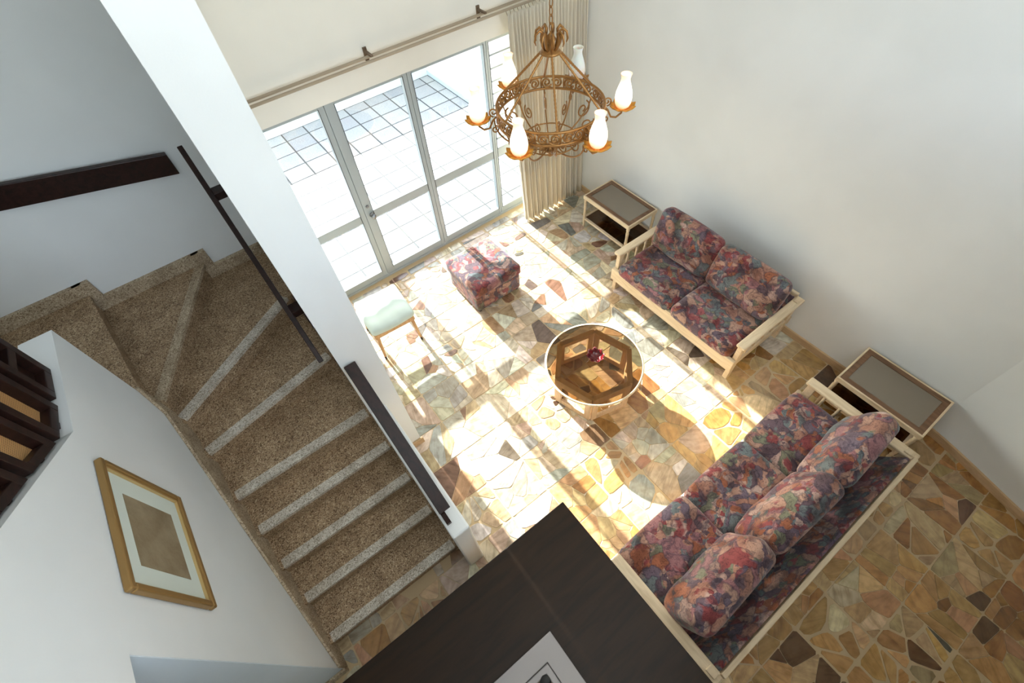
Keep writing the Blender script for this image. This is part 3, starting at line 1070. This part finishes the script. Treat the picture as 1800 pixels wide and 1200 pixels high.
# ------------------------------------------------------------------ sofas
def sofa(name, label, W_, n, loc, rz, backs, seed):
    r = empty(name, loc, rz, label, 'sofa')
    D = .98
    fy, by = -D / 2, D / 2           # front at -y
    # frame
    box('front_rail', MLIGHT, r, -W_ / 2, W_ / 2, fy + .01, fy + .05, .19, .355, .006)
    box('back_rail', MLIGHT, r, -W_ / 2, W_ / 2, by - .035, by, .2, .3, .006)
    top = box('back_top_rail', MLIGHT, r, -W_ / 2 + .06, W_ / 2 - .06, by - .035, by, .55, .62, .006)
    box('seat_deck', MBROWN, r, -W_ / 2 + .07, W_ / 2 - .07, fy + .05, by - .036, .27, .3, .003)
    for sx in (-1, 1):
        xo = sx * W_ / 2
        xi = sx * (W_ / 2 - .06)
        x0, x1 = min(xo, xi), max(xo, xi)
        for (ya, yb, zt_) in ((fy + .055, fy + .125, .55), (by - .036 - .07, by - .036, .60)):
            box('leg', MLIGHT, r, x0 + .005, x1 - .005, ya, yb, 0, zt_, .006)
        box('side_rail', MLIGHTY, r, x0 + .01, x1 - .01, fy + .125, by - .106, .21, .31, .004)
        box('armrest', MLIGHTY, r, x0 - (.02 if sx < 0 else .012), x1 + (.02 if sx > 0 else .012), fy + .03, by - .0, .55 if False else .551, .585, .012)
        for q in range(5):
            yy = fy + .22 + (D - .42) * q / 4
            s = MB().lathe([(.011, .31), (.015, .36), (.012, .43), (.015, .5), (.011, .551)], 10, (sx * (W_ / 2 - .03), yy))
            s.build('spindle', MLIGHT, r, smooth=True)
    cw = (W_ - .15) / n
    for i in range(n):
        cx = -W_ / 2 + .075 + cw * (i + .5)
        c = MB()
        c.m = Matrix.Translation((cx, fy + .008 + .37, .302))
        c.cushion(cw - .006, .74, .155, .055, .022, 16, seed + i)
        c.build('seat_cushion', MFAB, r, smooth=True)
    # upholstered sling behind the cushions
    MB().prism_x([(by - .22, .305), (by - .19, .305), (by - .04, .56), (by - .04, .585), (by - .06, .585)], -W_ / 2 + .075, W_ / 2 - .075).build('back_panel', MFAB, r, bevel=.006)
    for i in range(n):
        cx = -W_ / 2 + .075 + cw * (i + .5)
        ti_, dx, dz, rzz, hh_, th_, yo = backs[i]
        c = MB()
        c.m = Matrix.Translation((cx + dx, by - .30 + yo, .445 + dz)) @ Matrix.Rotation(radians(rzz), 4, 'Z') @ Matrix.Rotation(radians(90 - ti_), 4, 'X')
        c.cushion(cw + .0, hh_, th_, .075, .035, 16, seed + 20 + i)
        # the block is built flat: shift so its lower edge rests on the seat
        c.v = [tuple(v) for v in c.v]
        o = c.build('back_cushion', MFAB, r, smooth=True)
        zmin = min(v[2] for v in c.v)
        o.location.z = .462 - zmin + dz
    return r


sofa('sofa', 'long three-seat sofa in multicoloured abstract fabric beside the dark table', 2.44, 3, (2.07, -.19, 0), pi,
     [(24, .0, 0, 2, .44, .2, 0), (25, .0, -.0, -2, .43, .2, .0), (25, 0, 0, 2, .43, .21, .0)], 3)
sofa('loveseat', 'two-seat sofa in multicoloured abstract fabric standing against the tall white wall', 1.68, 2, (3.545, 1.68, 0), -pi / 2,
     [(17, 0, 0, 0, .47, .17, .02), (17, 0, 0, 0, .47, .17, .02)], 9)

# ------------------------------------------------------------------ end tables


def end_table(label, x0, x1, y0, y1):
    r = empty('end_table', ((x0 + x1) / 2, (y0 + y1) / 2, 0), 0, label, 'side table', group='glass topped end tables')
    a, b = (x1 - x0) / 2, (y1 - y0) / 2
    zt_ = .5
    fw = .05
    box('top_frame', MLIGHTY, r, -a, -a + .018, -b, b, zt_ - .05, zt_ + .002, .004)
    box('top_frame', MLIGHTY, r, a - .018, a, -b, b, zt_ - .05, zt_ + .002, .004)
    box('top_frame', MLIGHT, r, -a + .018, a - .018, -b, -b + .018, zt_ - .05, zt_ + .002, .004)
    box('top_frame', MLIGHT, r, -a + .018, a - .018, b - .018, b, zt_ - .05, zt_ + .002, .004)
    a2, b2 = a - .018, b - .018
    for (p, q, s, t, m) in ((-a2, -a2 + fw, -b2, b2, MBROWN), (a2 - fw, a2, -b2, b2, MBROWN), (-a2 + fw, a2 - fw, -b2, -b2 + fw, MBROWN), (-a2 + fw, a2 - fw, b2 - fw, b2, MBROWN)):
        box('top_border', m, r, p, q, s, t, zt_ - .03, zt_, .002)
    box('glass_top', MSMOKE, r, -a2 + fw, a2 - fw, -b2 + fw, b2 - fw, zt_ - .012, zt_ - .006, 0)
    for sx in (-1, 1):
        for sy in (-1, 1):
            l = MB().lathe([(.013, 0), (.017, .02), (.014, .045), (.02, .07), (.016, .085), (.019, .11), (.02, .17), (.017, .19), (.021, .21), (.018, .23), (.017, .3), (.02, .38), (.015, .4), (.021, .42), (.021, .45)], 12, (sx * (a - .023), sy * (b - .023)))
            l.build('leg', MLIGHT, r, smooth=True)
    zs = .13
    box('shelf_frame', MLIGHTY, r, -a + .005, -a + .035, -b + .045, b - .045, zs, zs + .03, .003)
    box('shelf_frame', MLIGHTY, r, a - .035, a - .005, -b + .045, b - .045, zs, zs + .03, .003)
    box('shelf_frame', MLIGHT, r, -a + .045, a - .045, -b + .005, -b + .035, zs, zs + .03, .003)
    box('shelf_frame', MLIGHT, r, -a + .045, a - .045, b - .035, b - .005, zs, zs + .03, .003)
    box('glass_shelf', MSMOKED, r, -a + .03, a - .03, -b + .03, b - .03, zs + .018, zs + .024, 0)
    return r


end_table('glass topped wooden end table in the corner beside the cream curtain', 3.565, 4.055, 2.775, 3.565)
end_table('glass topped wooden end table between the two sofas against the white wall', 3.545, 4.065, -.625, .14)

# ------------------------------------------------------------------ coffee table
ct = empty('coffee_table', (1.995, 1.675, 0), radians(46), 'round glass coffee table on a hexagonal wooden open panel base', 'coffee table')
R_ = .425
ring = [(R_ * cos(k * pi / 3), R_ * sin(k * pi / 3)) for k in range(6)]
for k in range(6):
    p, q = Vector((*ring[k], 0)), Vector((*ring[(k + 1) % 6], 0))
    d = (q - p); L = d.length; d.normalize()
    n_ = Vector((d.y, -d.x, 0))
    m_ = Matrix(((d.x, -n_.x, 0, p.x), (d.y, -n_.y, 0, p.y), (0, 0, 1, 0), (0, 0, 0, 1)))
    pn = empty('side_panel', (0, 0, 0), 0, parent=ct)
    e = .0135
    for (xa, xb, za, zb, nm) in ((e, .075, 0, .4, 'stile'), (L - .075, L - e, 0, .4, 'stile'), (.075, L - .075, .315, .4, 'rail'), (.075, L - .075, 0, .075, 'rail')):
        mb = MB(); mb.m = m_
        mb.box(xa, xb, 0, .024, za, zb)
        mb.build(nm, MTAN, pn, bevel=.003)
    mb = MB(); mb.m = m_
    mb.box(e, L - e, 0.0, .05, .4, .416)
    mb.build('top_edge', MLIGHT, pn, bevel=.002)
g = MB().lathe([(.0, .417), (.464, .417), (.466, .42), (.466, .426), (.464, .429), (0, .429)], 64, caps=False)
g.build('glass_top', MTGLASS, ct)
g = MB().lathe([(.462, .415), (.476, .412), (.482, .421), (.476, .432), (.462, .4305)], 72, caps=False)
g.build('rim', MLIGHT, ct, smooth=True)
bw = MB()
bw.lathe([(.0, .0), (.03, .0), (.042, .006), (.062, .022), (.076, .045), (.084, .062), (.079, .063), (.07, .047), (.056, .027), (.036, .014), (.0, .011)], 48, caps=False,
         wob=lambda r, z, a: (r * (1 + .09 * sin(8 * a) * min(1, z / .05)), z + .012 * sin(8 * a + 1) * min(1, z / .05) ** 2))
tag(bw.build('glass_bowl', MRED, None, smooth=True, loc=(2.035, 1.70, .4305)), 'small ruffled ruby glass bowl on the round coffee table', 'bowl')

# ------------------------------------------------------------------ ottoman
ot = empty('ottoman', (1.945, 3.515, 0), 0, 'cube ottoman in multicoloured abstract fabric standing in the sunlight', 'ottoman')
c = MB(); c.m = Matrix.Translation((0, 0, .035))
c.cushion(.62, .62, .235, .025, .006, 12, 31); c.build('base', MFAB, ot, smooth=True)
c = MB(); c.m = Matrix.Translation((0, 0, .271))
c.cushion(.655, .65, .135, .035, .012, 14, 32); c.build('lid', MFAB, ot, smooth=True)
for sx in (-1, 1):
    for sy in (-1, 1):
        MB().lathe([(.016, 0), (.022, .006), (.022, .03), (.014, .036)], 12, (sx * .27, sy * .27)).build('foot', MCASTER, ot, smooth=True)

# ------------------------------------------------------------------ stool by the doors
so = empty('stool', (.70, 3.59, 0), radians(-3), 'sage green upholstered stool with splayed oak legs by the terrace doors', 'stool')
c = MB()


def seatf(u, v):
    x = (u - .5); y = (v - .5)
    return (x, y)


c.m = Matrix.Translation((0, 0, .40))
c.cushion(.5, .5, .075, .035, .015, 14, 40)
c.v = [(x, y, z + .05 * ((x / .25) ** 2) * .35 + .03 * max(0, y / .25)) for x, y, z in c.v]
c.build('seat', MSEAT, so, smooth=True)
fr = MB()
fr.box(-.235, .235, -.24, -.205, .355, .41).box(-.235, .235, .205, .24, .355, .41).box(-.235, -.2, -.205, .205, .355, .41).box(.2, .235, -.205, .205, .355, .41)
fr.build('seat_frame', MOAK, so, bevel=.008)
for sx in (-1, 1):
    for sy in (-1, 1):
        l = MB().tube([(sx * .205, sy * .21, .36), (sx * .225, sy * .245, .05)], [.02, .013], 12)
        o = l.build('leg', MOAK, so, smooth=True)
        MB().tube([(sx * .225, sy * .245, .05), (sx * .228, sy * .25, 0)], [.0135, .012], 12).build('foot', MCASTER, o, smooth=True)

# ------------------------------------------------------------------ dark table in front with a grey tray
dt = empty('dark_table', (-.13, -.07, 0), 0, 'large dark wooden table beside the long sofa with a square grey tray', 'table')
tw, td = .935, .845
box('tabletop', MTOP, dt, -tw, tw, -td, td, .71, .75, .006)
ap = MB().box(-tw + .06, tw - .06, -td + .06, -td + .085, .62, .709).box(-tw + .06, tw - .06, td - .085, td - .06, .62, .709)
ap.box(-tw + .06, -tw + .085, -td + .085, td - .085, .62, .709).box(tw - .085, tw - .06, -td + .085, td - .085, .62, .709)
ap.build('apron', MTOP, dt)
for sx in (-1, 1):
    for sy in (-1, 1):
        xx, yy = sx * (tw - .125), sy * (td - .125)
        MB().box(xx - .035, xx + .035, yy - .035, yy + .035, 0, .709).build('leg', MTOP, dt, bevel=.005)
tr = empty('tray', (-.06, -.06, .7505), 0, 'square grey metal tray with a stepped dark well on the dark table', 'tray')
q = .25


def ring_frame(i0, i1, z0, z1):
    m = MB()
    vs_ = []
    for q_, z in ((i0, z0), (i0, z1), (i1, z1), (i1, z0)):
        vs_ += [(-q_, -q_, z), (q_, -q_, z), (q_, q_, z), (-q_, q_, z)]
    fs_ = []
    for k_ in range(4):
        for e_ in range(4):
            a_, b_ = k_ * 4, ((k_ + 1) % 4) * 4
            fs_.append((a_ + e_, a_ + (e_ + 1) % 4, b_ + (e_ + 1) % 4, b_ + e_))
    return m.add(vs_, fs_)


i0, i1 = q - .1225, q - .165
ring_frame(q, q - .12, 0, .03).build('rim', MGREY, tr, bevel=.004)
ring_frame(i0, i1, 0, .026).build('inner_step', MGREY, tr, bevel=.006)
MB().box(-i1, i1, -i1, i1, .0, .006).build('well', MWELL, tr)
MB().lathe([(.0, .006), (.036, .006), (.036, .02), (.03, .026), (0, .026)], 24, (.06, .066), caps=False).build('knob', MBLACK, tr, smooth=True)

# ------------------------------------------------------------------ chandelier
ch = empty('chandelier', (1.94, 2.30, 2.40), 0, 'ornate gilt iron ring chandelier with frosted glass vase lamps', 'chandelier')
Z0 = 2.40
HZ = 2.78 - Z0      # top hoop
HL = 2.70 - Z0      # lower hoop
RR = .345


def circ(r, z, n=56):
    return [(r * cos(2 * pi * i / n), r * sin(2 * pi * i / n), z) for i in range(n)]


for z, r_ in ((HZ, .0085), (HL, .0085)):
    MB().tube(circ(RR, z), r_, 8, close=True).build('hoop', MBRASS, ch, smooth=True)


def spiral(c0, r0, turns, a0, sgn, plane, n=22):
    out = []
    for i in range(n + 1):
        t = i / n
        a = a0 + sgn * turns * 2 * pi * t
        r = r0 * (1 - .82 * t)
        out.append(plane(c0[0] + r * cos(a), c0[1] + r * sin(a)))
    return out


# scroll work between the hoops: each panel a pair of scrolls
for k in range(14):
    th = 2 * pi * k / 14 + radians(-3)
    pl = lambda u, v, th=th: (RR * cos(th + u / RR), RR * sin(th + u / RR), (HZ + HL) / 2 + v)
    mb = MB()
    mb.tube(spiral((.036, .0), .036, 1.7, radians(200), 1, pl), .0068, 6)
    mb.tube(spiral((-.036, .0), .036, 1.7, radians(20), 1, pl), .0068, 6)
    mb.tube([pl(-.085, -.035), pl(-.08, 0), pl(-.085, .035)], .006, 6)
    mb.build('scroll', MBRASS, ch, smooth=True)
# basket of ribs under the hoop, curling in to the finial
for k in range(6):
    th = radians(27 + 60 * k)
    d = Vector((cos(th), sin(th), 0))
    pts = []
    for i in range(17):
        t = i / 16
        r = RR * cos(t * pi / 2) ** .8 + .02
        z = HL - .22 * sin(t * pi / 2)
        pts.append(d * r + Vector((0, 0, z)))
    mb = MB().tube(pts, .006, 6)
    pl = lambda u, v, d=d: tuple(d * u + Vector((0, 0, v)))
    mb.tube(spiral((RR * .72, HL - .085), .05, 1.5, radians(40), -1, pl), .005, 6)
    mb.tube(spiral((RR * .40, HL - .155), .045, 1.5, radians(200), 1, pl), .005, 6)
    mb.build('basket_rib', MBRASS, ch, smooth=True)
    th2 = th + radians(30)
    d2 = Vector((cos(th2), sin(th2), 0))
    pl2 = lambda u, v, d=d2: tuple(d * u + Vector((0, 0, v)))
    mb = MB().tube(spiral((RR * .8, HL - .06), .06, 1.4, radians(60), -1, pl2), .0055, 6)
    mb.tube([pl2(RR, HL), pl2(RR * .93, HL - .06), pl2(RR * .7, HL - .13), pl2(RR * .42, HL - .19), pl2(.05, HL - .22)], .005, 6)
    mb.build('basket_scroll', MBRASS, ch, smooth=True)
MB().tube(circ(.19, HL - .165, 36), .005, 6, close=True).build('lower_hoop', MBRASS, ch, smooth=True)
f = MB().lathe([(.0, .0), (.012, .004), (.02, .018), (.012, .03), (.035, .045), (.045, .06), (.03, .075), (.018, .09), (.012, .1), (0, .1)], 16, caps=False)
for k in range(8):
    a = k * pi / 4
    f.tube([(.02 * cos(a), .02 * sin(a), .05), (.055 * cos(a), .055 * sin(a), .075), (.075 * cos(a), .075 * sin(a), .055)], [.012, .01, .003], 6)
f.build('finial', MBRASS, ch, smooth=True)
# centre stem, crown and hanging rods
zc = 3.075 - Z0
for k in range(6):
    th = radians(-3 + 60 * k)
    a = Vector((.045 * cos(th), .045 * sin(th), zc + .02)); b = Vector((RR * cos(th), RR * sin(th), HZ))
    pts = [a + (b - a) * (i / 40) for i in range(41)]
    rs = [.0065 + .002 * (i % 2) for i in range(41)]
    MB().tube(pts, rs, 6).build('rod', MBRASS, ch, smooth=True)
cr_ = MB().lathe([(.0, zc), (.05, zc), (.066, zc + .008), (.055, zc + .02), (.025, zc + .03), (.02, zc + .06), (.032, zc + .08), (.014, zc + .105), (0, zc + .12)], 14, caps=False)
for k in range(9):
    th = 2 * pi * k / 9
    d = Vector((cos(th), sin(th), 0))
    pts = [d * .03 + Vector((0, 0, zc + .015)), d * .048 + Vector((0, 0, zc + .05)), d * .058 + Vector((0, 0, zc + .085)), d * .05 + Vector((0, 0, zc + .118)), d * .068 + Vector((0, 0, zc + .132)), d * .09 + Vector((0, 0, zc + .115)), d * .097 + Vector((0, 0, zc + .08)), d * .09 + Vector((0, 0, zc + .06))]
    cr_.tube(pts, [.006, .009, .01, .009, .008, .007, .006, .003], 6)
cr_.build('crown', MBRASS, ch, smooth=True)
chn = MB()
z = zc + .112
i = 0
while z + Z0 < 5.5:
    a = 0 if i % 2 else pi / 2
    pts = []
    for q in range(10):
        t = 2 * pi * q / 10
        pts.append((.012 * cos(t) * cos(a), .012 * cos(t) * sin(a), z + .026 + .026 * sin(t)))
    chn.tube(pts, .0035, 5, close=True)
    z += .041; i += 1
chn.build('chain', MBRASS, ch, smooth=True)
MB().lathe([(.0, 5.48 - Z0), (.02, 5.48 - Z0), (.06, 5.56 - Z0), (.065, 5.599 - Z0), (0, 5.599 - Z0)], 20, caps=False).build('ceiling_rose', MBRASS, ch, smooth=True)
# arms with dishes and glass vases
ZL = 2.705 - Z0
arm0 = None


def lamp(th, lit):
    d = Vector((cos(th), sin(th), 0))
    pl = lambda u, v: tuple(d * u + Vector((0, 0, v)))
    mb = MB()
    mb.tube([pl(RR, HL + .03), pl(RR + .03, HL - .0), pl(RR + .055, ZL - .055), pl(RR + .09, ZL - .062), pl(.468, ZL - .035), pl(.47, ZL - .008)], .0065, 7)
    mb.tube(spiral((RR + .022, HL + .055), .03, 1.4, radians(-90), 1, pl), .005, 6)
    mb.tube(spiral((RR + .02, HL - .06), .028, 1.4, radians(90), 1, pl), .005, 6)
    arm = mb.build('arm', MBRASS, ch, smooth=True)
    c = (.47 * cos(th), .47 * sin(th))
    dish = MB().lathe([(.0, ZL - .012), (.03, ZL - .01), (.05, ZL + .0), (.066, ZL + .012), (.082, ZL + .016), (.081, ZL + .02), (.064, ZL + .017), (.046, ZL + .006), (0, ZL - .002)], 40, c, caps=False,
                      wob=lambda r, z, a: (r * (1 + .07 * sin(10 * a) * (r / .08) ** 2), z + .006 * sin(10 * a) * (r / .08) ** 2))
    dish.build('dish', MDISH if lit else MBRASS, arm, smooth=True)
    prof = [(.026, .0), (.042, .01), (.051, .032), (.054, .062), (.050, .098), (.039, .135), (.029, .166), (.027, .18), (.031, .2), (.035, .21)]
    sh = MB().lathe([(r * 1.02, ZL + .004 + z) for r, z in prof] + [(r * 1.02 - .003, ZL + .004 + z) for r, z in prof[::-1]][:6], 28, c, caps=False)
    o = sh.build('lamp_shade', MLAMP if lit else MLAMP0, arm, smooth=True)
    if not lit: o['label'] = 'unlit frosted glass vase'


for k, dg in enumerate((87, 27, -33, -93, -153, 147)):
    lamp(radians(dg), k != 1)
